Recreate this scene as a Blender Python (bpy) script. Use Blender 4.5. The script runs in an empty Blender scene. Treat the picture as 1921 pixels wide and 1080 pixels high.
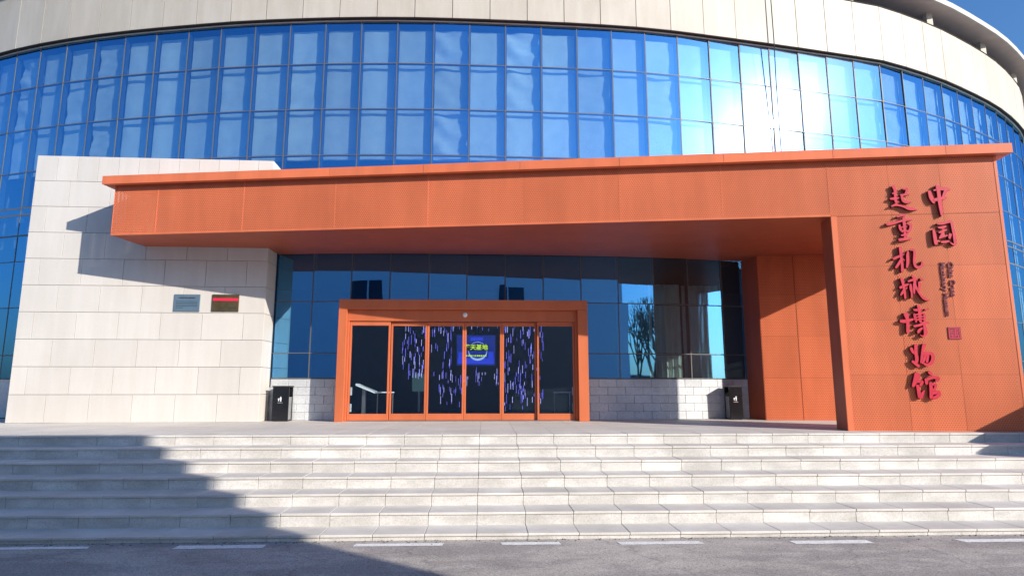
import bpy, math, random
from mathutils import Vector, Matrix
R_ = math.radians
random.seed(7)
sc = bpy.context.scene
COL = sc.collection

# ------------------------------------------------------------------ camera, sky, sun, exposure
cam_d = bpy.data.cameras.new('camera'); cam = bpy.data.objects.new('camera', cam_d); COL.objects.link(cam)
cam.location = (0, 0, 0.764); cam.rotation_euler = (math.pi/2 + 0.1565, 0, -0.0409)
cam_d.sensor_width = 36; cam_d.lens = 1167.65/1921*36; cam_d.clip_start = 0.05; cam_d.clip_end = 6000
sc.camera = cam

SUN_AZ, SUN_EL = R_(129.2), R_(21.6)          # azimuth from +Y towards +X
world = bpy.data.worlds.new('World'); sc.world = world; world.use_nodes = True
wn = world.node_tree.nodes; wl = world.node_tree.links
sky = wn.new('ShaderNodeTexSky'); sky.sky_type = 'NISHITA'; sky.sun_disc = False
sky.sun_elevation = SUN_EL; sky.sun_rotation = SUN_AZ
sky.air_density = 1.35; sky.dust_density = 1.3; sky.ozone_density = 10.0
wl.new(sky.outputs[0], wn['Background'].inputs[0]); wn['Background'].inputs[1].default_value = 0.15

sun_d = bpy.data.lights.new('sun', 'SUN'); sun_d.energy = 5.0; sun_d.angle = R_(0.5); sun_d.color = (1, 0.94, 0.85)
sun = bpy.data.objects.new('sun', sun_d); COL.objects.link(sun)
to_sun = Vector((math.sin(SUN_AZ)*math.cos(SUN_EL), math.cos(SUN_AZ)*math.cos(SUN_EL), math.sin(SUN_EL)))
sun.rotation_euler = (-to_sun).to_track_quat('-Z', 'Y').to_euler(); sun.location = (20, -20, 30)

vs = sc.view_settings; vs.view_transform = 'Standard'; vs.look = 'None'; vs.gamma = 1; vs.use_curve_mapping = False
vs.exposure = 0.36
sc.cycles.transparent_max_bounces = 16; sc.cycles.max_bounces = 7

# ------------------------------------------------------------------ materials
def newmat(name):
    m = bpy.data.materials.new(name); m.use_nodes = True
    nt = m.node_tree; return m, nt, nt.nodes, nt.links, nt.nodes['Principled BSDF']
def ramp(nodes, stops):
    r = nodes.new('ShaderNodeValToRGB'); e = r.color_ramp.elements
    while len(e) < len(stops): e.new(0.5)
    for i, (p, c) in enumerate(stops): e[i].position = p; e[i].color = (*c, 1)
    return r
def coords(nt, kind='Object'):
    t = nt.nodes.new('ShaderNodeTexCoord'); return t.outputs[kind]
def geo_pos(nt): return nt.nodes.new('ShaderNodeNewGeometry').outputs['Position']
def noise(nt, vec, scale, detail=4, rough=0.55, stretch=None):
    n = nt.nodes.new('ShaderNodeTexNoise'); n.inputs['Scale'].default_value = scale
    n.inputs['Detail'].default_value = detail; n.inputs['Roughness'].default_value = rough
    if stretch:
        mp = nt.nodes.new('ShaderNodeMapping'); mp.inputs['Scale'].default_value = stretch
        nt.links.new(vec, mp.inputs[0]); vec = mp.outputs[0]
    nt.links.new(vec, n.inputs['Vector']); return n.outputs[0]
def mixc(nt, a, b, fac, mode='MIX'):
    m = nt.nodes.new('ShaderNodeMix'); m.data_type = 'RGBA'; m.blend_type = mode
    for s, v in ((6, a), (7, b), (0, fac)):
        if hasattr(v, 'is_linked'): nt.links.new(v, m.inputs[s])
        else: m.inputs[s].default_value = v if s == 0 else (*v, 1)
    return m.outputs[2]
def math_(nt, op, a, b=None):
    m = nt.nodes.new('ShaderNodeMath'); m.operation = op
    for i, v in enumerate((a, b)):
        if v is None: continue
        if hasattr(v, 'is_linked'): nt.links.new(v, m.inputs[i])
        else: m.inputs[i].default_value = v
    return m.outputs[0]
def bump(nt, h, strength, dist, bsdf):
    b = nt.nodes.new('ShaderNodeBump'); b.inputs['Strength'].default_value = strength; b.inputs['Distance'].default_value = dist
    nt.links.new(h, b.inputs['Height']); nt.links.new(b.outputs[0], bsdf.inputs['Normal'])
def rnd(nt): return nt.nodes.new('ShaderNodeObjectInfo').outputs['Random']

def stone(name, c1, c2, scale, speck=None, rough=0.75, var=0.12, stain=None, bmp=0.15, spk=0.12):
    m, nt, N, L, b = newmat(name); p = geo_pos(nt)
    n1 = noise(nt, p, scale, 5)
    r = ramp(N, [(0.35, c1), (0.65, c2)]); L.new(n1, r.inputs[0]); col = r.outputs[0]
    if speck:
        n2 = noise(nt, p, speck, 2, 0.7)
        r2 = ramp(N, [(0.34, (1-spk*2.4,)*3), (0.5, (1,)*3), (0.68, (1+spk,)*3)]); L.new(n2, r2.inputs[0])
        col = mixc(nt, col, r2.outputs[0], 1.0, 'MULTIPLY')
    if stain:
        n3 = noise(nt, p, 1.7, 4, 0.6, stain[0]); r3 = ramp(N, [(0.42, stain[1]), (0.62, (1, 1, 1))]); L.new(n3, r3.inputs[0])
        col = mixc(nt, col, r3.outputs[0], 1.0, 'MULTIPLY')
    if var:
        v = math_(nt, 'MULTIPLY_ADD', rnd(nt), var); v.node.inputs[2].default_value = 1 - var*0.5
        cb = N.new('ShaderNodeCombineColor')
        for i in range(3): L.new(v, cb.inputs[i])
        col = mixc(nt, col, cb.outputs[0], 1.0, 'MULTIPLY')
    L.new(col, b.inputs['Base Color']); b.inputs['Roughness'].default_value = rough
    if bmp: bump(nt, noise(nt, p, speck or scale*8, 3), bmp, 0.004, b)
    return m
def plain(name, c, rough=0.5, metal=0.0, spec=0.5, var=0.0, nz=0.06, nscale=3.0):
    m, nt, N, L, b = newmat(name)
    n = noise(nt, geo_pos(nt), nscale, 4)
    r = ramp(N, [(0.3, tuple(x*(1-nz) for x in c)), (0.7, tuple(min(1, x*(1+nz)) for x in c))]); L.new(n, r.inputs[0]); col = r.outputs[0]
    if var:
        v = math_(nt, 'MULTIPLY_ADD', rnd(nt), var); v.node.inputs[2].default_value = 1 - var*0.5
        cb = N.new('ShaderNodeCombineColor')
        for i in range(3): L.new(v, cb.inputs[i])
        col = mixc(nt, col, cb.outputs[0], 1.0, 'MULTIPLY')
    L.new(col, b.inputs['Base Color']); b.inputs['Roughness'].default_value = rough; b.inputs['Metallic'].default_value = metal
    b.inputs['Specular IOR Level'].default_value = spec
    return m
def emit(name, c, s):
    m, nt, N, L, b = newmat(name); b.inputs['Base Color'].default_value = (0.02, 0.02, 0.02, 1)
    b.inputs['Emission Color'].default_value = (*c, 1); b.inputs['Emission Strength'].default_value = s; return m

M = {}
M['riser'] = stone('granite_riser', (0.56, 0.53, 0.49), (0.68, 0.645, 0.60), 2.6, speck=55, rough=0.8, var=0.13, stain=((1, 1, 2.5), (0.82, 0.815, 0.80)), spk=0.07)
M['tread'] = stone('granite_tread', (0.60, 0.56, 0.505), (0.70, 0.655, 0.595), 1.6, speck=90, rough=0.7, var=0.10, stain=((1, 1, 1), (0.88, 0.875, 0.86)), bmp=0.05, spk=0.05)
M['paving'] = stone('granite_paving', (0.58, 0.53, 0.47), (0.68, 0.625, 0.56), 0.8, speck=70, rough=0.7, var=0.07, bmp=0.05)
M['mortar'] = plain('mortar', (0.46, 0.44, 0.41), 0.9); M['wallmortar'] = plain('pale_mortar', (0.40, 0.375, 0.34), 0.9)
M['wallblock'] = stone('white_stone', (0.585, 0.545, 0.495), (0.61, 0.57, 0.52), 0.9, speck=40, rough=0.6, var=0.08, stain=((2.5, 2.5, 0.3), (0.955, 0.95, 0.94)), bmp=0.0, spk=.012)
M['greyblock'] = stone('grey_stone_block', (0.52, 0.53, 0.53), (0.62, 0.63, 0.63), 1.8, speck=60, rough=0.75, var=0.14)
M['clad'] = stone('beige_cladding', (0.50, 0.445, 0.37), (0.54, 0.485, 0.41), 0.7, speck=30, rough=0.55, var=0.07, stain=((2.2, 2.2, 0.35), (0.93, 0.92, 0.90)), bmp=0.0, spk=.012)
M['roofring'] = plain('roof_ring_metal', (0.50, 0.47, 0.43), 0.6)
M['soffitgrey'] = plain('roof_soffit', (0.50, 0.43, 0.39), 0.8)
M['dark'] = plain('dark_gap', (0.035, 0.025, 0.02), 0.9)
M['flash'] = plain('pale_flashing', (0.6, 0.56, 0.5), 0.5)
M['mullface'] = plain('grey_mullion_cap', (0.12, 0.115, 0.105), 0.5)
M['mullbody'] = plain('dark_mullion_body', (0.05, 0.07, 0.10), 0.5)
M['curtain'] = plain('white_blind_cloth', (0.86, 0.88, 0.84), 0.9, nz=0.08, var=0.30)
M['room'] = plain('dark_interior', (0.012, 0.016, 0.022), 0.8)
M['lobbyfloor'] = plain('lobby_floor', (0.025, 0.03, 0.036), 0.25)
M['black'] = plain('black_gloss_paint', (0.012, 0.012, 0.014), 0.18, nz=0.2)
M['blackmat'] = plain('black_matt', (0.02, 0.02, 0.022), 0.6)
M['white'] = plain('white_paint', (0.8, 0.8, 0.8), 0.4)
M['steel'] = plain('brushed_steel', (0.45, 0.45, 0.45), 0.35, 0.9)
M['letter'] = plain('red_letter_face', (0.56, 0.005, 0.03), 0.45, nz=0.1, nscale=8)
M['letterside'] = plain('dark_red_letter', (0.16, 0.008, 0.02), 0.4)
M['plaqueblue'] = plain('blue_grey_plaque', (0.13, 0.20, 0.26), 0.35, 0.3)
M['plaqueink'] = plain('plaque_ink', (0.02, 0.03, 0.045), 0.6)
M['plaquebrass'] = plain('brass_plaque', (0.115, 0.085, 0.04), 0.4, 0.5, nz=0.25, nscale=6)
M['plaquered'] = plain('red_band', (0.75, 0.02, 0.06), 0.4)
M['marking'] = stone('road_paint', (0.74, 0.72, 0.67), (0.88, 0.86, 0.82), 9, speck=60, var=0.0, rough=0.7)
M['plaster'] = stone('white_plaster', (0.80, 0.81, 0.82), (0.83, 0.835, 0.84), 0.12, speck=None, rough=0.85, var=0, bmp=0.0)
M['bark'] = plain('grey_bark', (0.13, 0.105, 0.085), 0.9, nz=0.3)
M['boundary'] = plain('boundary_wall_render', (0.16, 0.15, 0.14), 0.9)

# asphalt: dusty, patched, with fine aggregate
def asphalt():
    m, nt, N, L, b = newmat('dusty_asphalt'); p = geo_pos(nt)
    r = ramp(N, [(0.3, (0.37, 0.33, 0.29)), (0.7, (0.50, 0.445, 0.395))]); L.new(noise(nt, p, 0.9, 6, 0.65), r.inputs[0])
    r2 = ramp(N, [(0.34, (0.55,)*3), (0.5, (1,)*3), (0.68, (1.4,)*3)]); L.new(noise(nt, p, 75, 2, 0.8), r2.inputs[0])
    c = mixc(nt, r.outputs[0], r2.outputs[0], 1, 'MULTIPLY')
    r3 = ramp(N, [(0.46, (0.74, 0.74, 0.76)), (0.56, (1, 1, 1))]); L.new(noise(nt, p, 0.55, 5, 0.7, (1, 2.2, 1)), r3.inputs[0])
    c = mixc(nt, c, r3.outputs[0], 1, 'MULTIPLY')
    vo = N.new('ShaderNodeTexVoronoi'); vo.feature = 'DISTANCE_TO_EDGE'; vo.inputs['Scale'].default_value = 0.33
    wv = N.new('ShaderNodeVectorMath'); wv.operation = 'MULTIPLY_ADD'; n4 = N.new('ShaderNodeTexNoise'); n4.inputs['Scale'].default_value = 2.2; L.new(p, n4.inputs['Vector'])
    L.new(n4.outputs['Color'], wv.inputs[0]); wv.inputs[1].default_value = (.5, .5, .5); L.new(p, wv.inputs[2]); L.new(wv.outputs[0], vo.inputs['Vector'])
    rc = ramp(N, [(0.0015, (0.72, 0.72, 0.72)), (0.005, (1, 1, 1))]); L.new(vo.outputs['Distance'], rc.inputs[0])
    c = mixc(nt, c, rc.outputs[0], 1, 'MULTIPLY')
    L.new(c, b.inputs['Base Color']); b.inputs['Roughness'].default_value = 0.9
    bump(nt, noise(nt, p, 75, 3, 0.8), 0.5, 0.006, b); return m
M['asphalt'] = asphalt()
M['earth'] = plain('bare_ground', (0.16, 0.145, 0.12), 0.95, nz=0.2, nscale=0.4)

# red painted sheet metal, plain and perforated (round holes in staggered rows, cut right through)
RED = (0.74, 0.188, 0.080)
def red_metal(name, holes, spacing=0.042, c=RED):
    m, nt, N, L, b = newmat(name); p = geo_pos(nt)
    r = ramp(N, [(0.3, tuple(x*0.94 for x in c)), (0.7, tuple(x*1.05 for x in c))]); L.new(noise(nt, p, 0.8, 3), r.inputs[0])
    v = math_(nt, 'MULTIPLY_ADD', rnd(nt), 0.13); v.node.inputs[2].default_value = 0.935
    cb = N.new('ShaderNodeCombineColor')
    for i in range(3): L.new(v, cb.inputs[i])
    col = mixc(nt, r.outputs[0], cb.outputs[0], 1, 'MULTIPLY')
    rs = ramp(N, [(0.38, (0.90, 0.89, 0.88)), (0.60, (1, 1, 1))]); L.new(noise(nt, p, 2.6, 4, 0.6, (1, 1, 0.16)), rs.inputs[0])
    col = mixc(nt, col, rs.outputs[0], 1, 'MULTIPLY')
    bump(nt, noise(nt, p, 1.1, 1.0), 0.35, 0.03, b)
    L.new(col, b.inputs['Base Color']); b.inputs['Roughness'].default_value = 0.42; b.inputs['Specular IOR Level'].default_value = 0.28
    if holes:
        sep = N.new('ShaderNodeSeparateXYZ'); L.new(coords(nt), sep.inputs[0])
        uu = math_(nt, 'ADD', sep.outputs[0], sep.outputs[1]); zz = sep.outputs[2]
        ds = []
        for ox, oz in ((0, 0), (0.5, 0.5)):
            du = math_(nt, 'SUBTRACT', math_(nt, 'FRACT', math_(nt, 'ADD', math_(nt, 'DIVIDE', uu, spacing), ox)), 0.5)
            dz = math_(nt, 'MULTIPLY', math_(nt, 'SUBTRACT', math_(nt, 'FRACT', math_(nt, 'ADD', math_(nt, 'DIVIDE', zz, spacing*1.732), oz)), 0.5), 1.732)
            ds.append(math_(nt, 'SQRT', math_(nt, 'ADD', math_(nt, 'MULTIPLY', du, du), math_(nt, 'MULTIPLY', dz, dz))))
        hole = math_(nt, 'LESS_THAN', math_(nt, 'MINIMUM', ds[0], ds[1]), 0.25)
        tr = N.new('ShaderNodeBsdfTransparent'); mx = N.new('ShaderNodeMixShader')
        L.new(hole, mx.inputs[0]); L.new(b.outputs[0], mx.inputs[1]); L.new(tr.outputs[0], mx.inputs[2])
        L.new(mx.outputs[0], N['Material Output'].inputs[0])
    return m
M['red'] = red_metal('red_metal', False)
M['perf'] = red_metal('red_perforated_metal', True)
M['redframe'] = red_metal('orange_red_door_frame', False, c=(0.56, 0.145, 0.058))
M['redshade'] = red_metal('red_shaded_metal', False, c=(0.42, 0.095, 0.046))  # same red metal darkened: shade put into the colour of soffit and jamb

# mirror-coated blue glass: coating on the outer face, the inner face clear
def coated(name, refl, base, tint, wav=0.5, rough=0.012, haze=0.0):
    m, nt, N, L, b = newmat(name); N.remove(b)
    oi = N.new('ShaderNodeObjectInfo')
    p = geo_pos(nt)
    off = N.new('ShaderNodeVectorMath'); off.operation = 'MULTIPLY_ADD'
    L.new(oi.outputs['Random'], off.inputs[0]); off.inputs[1].default_value = (37, 11, 23); L.new(p, off.inputs[2])
    n = noise(nt, off.outputs[0], 0.7, 0.5, 0.4)
    bp = N.new('ShaderNodeBump'); bp.inputs['Strength'].default_value = wav; bp.inputs['Distance'].default_value = 0.008; L.new(n, bp.inputs['Height'])
    g = N.new('ShaderNodeBsdfGlossy')
    rv = ramp(N, [(0.0, tuple(x*0.86 for x in refl)), (1.0, refl)]); L.new(oi.outputs['Random'], rv.inputs[0]); L.new(rv.outputs[0], g.inputs['Color'])
    g.inputs['Roughness'].default_value = rough; L.new(bp.outputs[0], g.inputs['Normal'])
    refl_out = g.outputs[0]
    if haze:
        g2 = N.new('ShaderNodeBsdfGlossy'); g2.inputs['Color'].default_value = (0.95, 0.97, 1, 1); g2.inputs['Roughness'].default_value = 0.20
        mh = N.new('ShaderNodeMixShader'); mh.inputs[0].default_value = haze
        L.new(refl_out, mh.inputs[1]); L.new(g2.outputs[0], mh.inputs[2]); refl_out = mh.outputs[0]
    t = N.new('ShaderNodeBsdfTransparent'); t.inputs['Color'].default_value = (*tint, 1)
    gn = N.new('ShaderNodeNewGeometry'); dp = N.new('ShaderNodeVectorMath'); dp.operation = 'DOT_PRODUCT'
    L.new(gn.outputs['Normal'], dp.inputs[0]); L.new(gn.outputs['Incoming'], dp.inputs[1])
    sch = math_(nt, 'POWER', math_(nt, 'SUBTRACT', 1.0, math_(nt, 'ABSOLUTE', dp.outputs['Value'])), 5.0)
    f = math_(nt, 'MULTIPLY_ADD', sch, 1 - base); f.node.inputs[2].default_value = base
    mx = N.new('ShaderNodeMixShader'); L.new(f, mx.inputs[0]); L.new(t.outputs[0], mx.inputs[1]); L.new(refl_out, mx.inputs[2])
    L.new(mx.outputs[0], N['Material Output'].inputs[0]); return m
M['glass'] = coated('blue_mirror_glass', (0.18, 0.56, 1.0), 0.60, (0.82, 1.0, 1.0), wav=0.8, haze=0.012)
M['doorglass'] = coated('door_glass', (0.7, 0.85, 1.0), 0.10, (0.80, 0.90, 0.95), wav=0.2)
def clear():
    m, nt, N, L, b = newmat('clear_inner_face'); N.remove(b)
    t = N.new('ShaderNodeBsdfTransparent'); L.new(t.outputs[0], N['Material Output'].inputs[0]); return m
M['clear'] = clear()

# ------------------------------------------------------------------ mesh helpers
class MB:
    def __init__(s): s.v = []; s.f = []; s.mi = []
    def poly(s, pts, mi=0):
        b = len(s.v); s.v += [tuple(p) for p in pts]; s.f.append(tuple(range(b, b+len(pts)))); s.mi.append(mi)
    def hexa(s, q, mi=0, mis=None):
        # q: 4 bottom (ccw from above) + 4 top
        b = len(s.v); s.v += [tuple(p) for p in q]
        for k, f in enumerate(((3, 2, 1, 0), (4, 5, 6, 7), (0, 1, 5, 4), (1, 2, 6, 5), (2, 3, 7, 6), (3, 0, 4, 7))):
            s.f.append(tuple(b+i for i in f)); s.mi.append(mis[k] if mis else mi)
    def box(s, x0, x1, y0, y1, z0, z1, mi=0, mis=None):
        s.hexa([(x0, y0, z0), (x1, y0, z0), (x1, y1, z0), (x0, y1, z0), (x0, y0, z1), (x1, y0, z1), (x1, y1, z1), (x0, y1, z1)], mi, mis)
    def prism(s, pts, z0, z1, mi=0):
        n = len(pts); b = len(s.v)
        s.v += [(x, y, z0) for x, y in pts] + [(x, y, z1) for x, y in pts]
        s.f.append(tuple(b+i for i in range(n-1, -1, -1))); s.f.append(tuple(b+n+i for i in range(n))); s.mi += [mi, mi]
        for i in range(n):
            j = (i+1) % n; s.f.append((b+i, b+j, b+n+j, b+n+i)); s.mi.append(mi)
    def tube(s, p0, p1, r0, r1, n=8, mi=0, cap=True):
        p0 = Vector(p0); p1 = Vector(p1); d = (p1-p0).normalized()
        a = d.orthogonal().normalized(); c = d.cross(a); b = len(s.v)
        for p, r in ((p0, r0), (p1, r1)):
            for i in range(n):
                t = 2*math.pi*i/n; s.v.append(tuple(p + a*(r*math.cos(t)) + c*(r*math.sin(t))))
        for i in range(n):
            j = (i+1) % n; s.f.append((b+i, b+j, b+n+j, b+n+i)); s.mi.append(mi)
        if cap: s.f += [tuple(b+i for i in range(n-1, -1, -1)), tuple(b+n+i for i in range(n))]; s.mi += [mi, mi]
    def mesh(s, name, mats):
        me = bpy.data.meshes.new(name); me.from_pydata(s.v, [], s.f); me.validate()
        for m in (mats if isinstance(mats, (list, tuple)) else [mats]): me.materials.append(M[m])
        if len(me.polygons) == len(s.mi): me.polygons.foreach_set('material_index', s.mi)
        return me
    def obj(s, name, mats, parent=None, loc=(0, 0, 0)):
        return add(name, s.mesh(name, mats), parent, loc)
def add(name, me, parent=None, loc=(0, 0, 0)):
    o = bpy.data.objects.new(name, me); COL.objects.link(o); o.location = loc
    if parent: o.parent = parent
    return o
def bevel(o, w=0.004, seg=1):
    b = o.modifiers.new('edge', 'BEVEL'); b.width = w; b.segments = seg; b.limit_method = 'ANGLE'; return o
def empty(name, label, cat, loc=(0, 0, 0), rz=0, group=None):
    o = bpy.data.objects.new(name, None); COL.objects.link(o); o.location = loc; o.rotation_euler = (0, 0, rz)
    o['label'] = label; o['category'] = cat
    if group: o['group'] = group
    return o
def tag(o, label, cat, group=None):
    o['label'] = label; o['category'] = cat
    if group: o['group'] = group
    return o
def structure(o, label=None):
    o['kind'] = 'structure'
    if label: o['label'] = label
    return o
def text_mesh(s, size, extrude, name, bold=0.0):
    cu = bpy.data.curves.new(name, 'FONT'); cu.body = s; cu.size = size; cu.extrude = extrude; cu.offset = bold
    cu.align_x = 'LEFT'; cu.resolution_u = 3
    t = bpy.data.objects.new(name, cu); COL.objects.link(t)
    dg = bpy.context.evaluated_depsgraph_get()
    me = bpy.data.meshes.new_from_object(t.evaluated_get(dg)); bpy.data.objects.remove(t); bpy.data.curves.remove(cu)
    me.materials.clear(); return me

# ------------------------------------------------------------------ ground, road, steps, platform
W, T, RS, Y0, X0 = 0.6, 0.4469, 0.1539, 10.2767, -0.1035
ROAD_Z = -6*RS - 0.07
m = MB(); m.poly([(-1500, -1500, ROAD_Z-0.02), (1500, -1500, ROAD_Z-0.02), (1500, 1500, ROAD_Z-0.02), (-1500, 1500, ROAD_Z-0.02)])
structure(m.obj('ground', 'earth'))
m = MB(); m.poly([(-250, -2.6, ROAD_Z), (250, -2.6, ROAD_Z), (250, 7.75, ROAD_Z), (-250, 7.75, ROAD_Z)])
road = structure(m.obj('road', 'asphalt'))
for xa, xb, ya, yb, sk in ((-6.6, -4.38, 7.46, 7.36, 0.02), (-3.42, -2.45, 7.46, 7.31, 0.0), (-1.46, -0.47, 7.46, 7.34, -0.01), (0.17, 0.84, 7.46, 7.34, 0.02),
                           (1.50, 2.45, 7.43, 7.30, 0.03), (3.49, 4.40, 7.40, 7.25, 0.02), (5.44, 6.9, 7.39, 7.25, 0.05)):
    m = MB(); z = ROAD_Z + 0.004; n = 14; rr = random.Random(xa)
    top = [(xa + (xb-xa)*i/n, ya + rr.uniform(-.006, .006), z) for i in range(n+1)]
    bot = [(xa + sk + (xb-xa)*i/n, yb + rr.uniform(-.006, .006), z) for i in range(n+1)]
    for i in range(n): m.poly([bot[i], bot[i+1], top[i+1], top[i]])
    m.obj('lane_dash', 'marking', road)

# grit and leaf crumbs swept against the foot of the steps
m = MB(); rr = random.Random(21)
for k in range(420):
    x = rr.uniform(-7, 8); y = 7.595 - abs(rr.gauss(0, .05)) if rr.random() < .75 else rr.uniform(6.2, 7.5); r = rr.uniform(.004, .014) * (1 if y > 7.4 else .6)
    a = rr.uniform(0, 3); c_, s_ = math.cos(a)*r, math.sin(a)*r
    m.hexa([(x-c_, y-s_, ROAD_Z+.001), (x+s_, y-c_, ROAD_Z+.001), (x+c_, y+s_, ROAD_Z+.001), (x-s_, y+c_, ROAD_Z+.001), (x-c_*.6, y-s_*.6, ROAD_Z+r*.7), (x+s_*.6, y-c_*.6, ROAD_Z+r*.7), (x+c_*.6, y+s_*.6, ROAD_Z+r*.7), (x-s_*.6, y+c_*.6, ROAD_Z+r*.7)], rr.choice([0, 0, 1]))
o = m.obj('grit', ['earth', 'bark']); o['kind'] = 'stuff'; o['label'] = 'grit and leaf crumbs along the foot of the steps'; o['category'] = 'grit'

# solid core of the stair and the platform behind the stone facing
m = MB(); XL, XR = -22, 10.1
for i in range(7):
    ynose = Y0 - i*T
    m.box(XL, XR, ynose+0.045, ynose+0.045+T, ROAD_Z-0.015, -i*RS-0.034)
steps = structure(m.obj('entrance_steps', 'mortar'))
tread_me = None
def slab(name, x0, x1, y0, y1, z0, z1, mat, parent, cache={}):
    key = (name, round(x1-x0, 4), round(y1-y0, 4), round(z1-z0, 4), mat)
    if key not in cache:
        b = MB(); b.box(0, x1-x0, 0, y1-y0, 0, z1-z0); cache[key] = b.mesh(name, mat)
    o = add(name, cache[key], parent, (x0, y0, z0))
    return o
J = 0.0055
rest_t, rest_r = MB(), MB()
for i in range(7):
    yn = Y0 - i*T; zt = -i*RS
    half = (yn*0.93) + 0.6; dz = RS if i < 6 else 0.07
    k0 = math.floor((XL-X0)/W); k1 = math.ceil((XR-X0)/W)
    for k in range(k0, k1):
        xa, xb = X0+k*W+J/2, X0+(k+1)*W-J/2
        inview = -(half*0.86) < (xa+xb)/2 < half
        jy = random.uniform(-.0012, .0012); jz = random.uniform(-.0015, .0015)
        ta = (xa, xb, yn+jy, yn+T+0.035, zt-0.03+jz, zt+jz)
        ra = (xa, xb, yn+0.018+jy, yn+0.045, zt-dz-0.004, zt-0.031)
        if inview:
            bevel(slab('tread_slab', *ta, 'tread', steps), .004, 1); slab('riser_slab', *ra, 'riser', steps)
        else:
            rest_t.box(*ta); rest_r.box(*ra)
for b, n, mm in ((rest_t, 'outer_treads', 'tread'), (rest_r, 'outer_risers', 'riser')):
    o = b.obj(n, mm, steps); o['kind'] = 'stuff'

XR = 22
m = MB(); m.box(XL, XR, Y0+T+0.04, 40, -0.6, -0.024)
plat = structure(m.obj('platform', 'mortar'))
ys = [Y0+T+0.037, 11.95, 13.15, 14.35, 15.6]
rest = MB()
for j in range(4):
    for k in range(math.floor((XL-X0)/W), math.ceil((XR-X0)/W)):
        a = (X0+k*W+.002, X0+(k+1)*W-.002, ys[j]+.002, ys[j+1]-.002, -0.022, random.uniform(-.0008, .0008))
        if -11.5 < a[0] < 11.5: slab('paving_slab', *a[:4], a[4], 0.0, 'paving', plat).location.z += a[5]
        else: rest.box(*a)
o = rest.obj('outer_paving', 'paving', plat); o['kind'] = 'stuff'

# ------------------------------------------------------------------ museum drum
P = [(-15.30, 17.55), (-14.52, 17.10), (-13.71, 16.72), (-12.88, 16.38), (-12.04, 16.08), (-11.18, 15.81), (-10.29, 15.57), (-9.41, 15.36), (-8.53, 15.18), (-7.64, 15.02),
     (-6.76, 14.86), (-5.86, 14.73), (-4.96, 14.63), (-4.06, 14.54), (-3.16, 14.48), (-2.26, 14.44), (-1.36, 14.43), (-0.47, 14.44), (0.43, 14.46), (1.33, 14.485), (2.23, 14.52),
     (3.13, 14.57), (4.01, 14.65), (4.89, 14.77), (5.78, 14.93), (6.66, 15.09), (7.54, 15.255), (8.43, 15.43), (9.31, 15.605), (10.18, 15.785), (11.06, 15.98), (11.92, 16.29),
     (12.78, 16.64), (13.62, 17.01), (14.41, 17.41), (15.20, 17.83), (15.98, 18.26), (16.75, 18.73), (17.50, 19.24), (18.24, 19.78), (18.98, 20.36), (19.66, 20.98), (20.28, 21.65), (20.83, 22.38), (21.30, 23.20)]
C0 = 3                                       # P[C0] is column 0
NP = len(P)
def seg_n(i):
    dx, dy = P[i+1][0]-P[i][0], P[i+1][1]-P[i][1]; l = math.hypot(dx, dy); return (dy/l, -dx/l)     # outward
def vert_n(i):
    a = seg_n(max(0, i-1)); b = seg_n(min(NP-2, i)); x, y = a[0]+b[0], a[1]+b[1]; l = math.hypot(x, y); return (x/l, y/l)
VN = [vert_n(i) for i in range(NP)]
def off(i, d): return (P[i][0]+VN[i][0]*d, P[i][1]+VN[i][1]*d)
def band(mb, d_in, d_out, z0, z1, i0=0, i1=None, mi=0, door=False):
    for i in range(i0, (NP-1 if i1 is None else i1)):
        if door and 11 <= i-C0 <= 16: continue
        a, b, c, d = off(i, d_out), off(i+1, d_out), off(i+1, d_in), off(i, d_in)
        mb.hexa([(*a, z0), (*b, z0), (*c, z0), (*d, z0), (*a, z1), (*b, z1), (*c, z1), (*d, z1)], mi)
ZL = [0.945, 1.52, 2.71, 3.89, 4.57, 5.12, 5.30, 6.28, 7.458, 8.644, 9.757]
mus = empty('museum_building', 'big round building with blue mirror glass bands under beige cladding and a roof ring', 'building', (-0.5, 14.4, 0))
mus_o = Vector((-0.5, 14.4, 0))
def mpart(mb, name, mats): 
    o = mb.obj(name, mats, mus); o.matrix_parent_inverse = Matrix.Translation(-mus_o); return o

def madd(name, me, loc):
    o = add(name, me, mus, loc); o.matrix_parent_inverse = Matrix.Translation(-mus_o); return o
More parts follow.
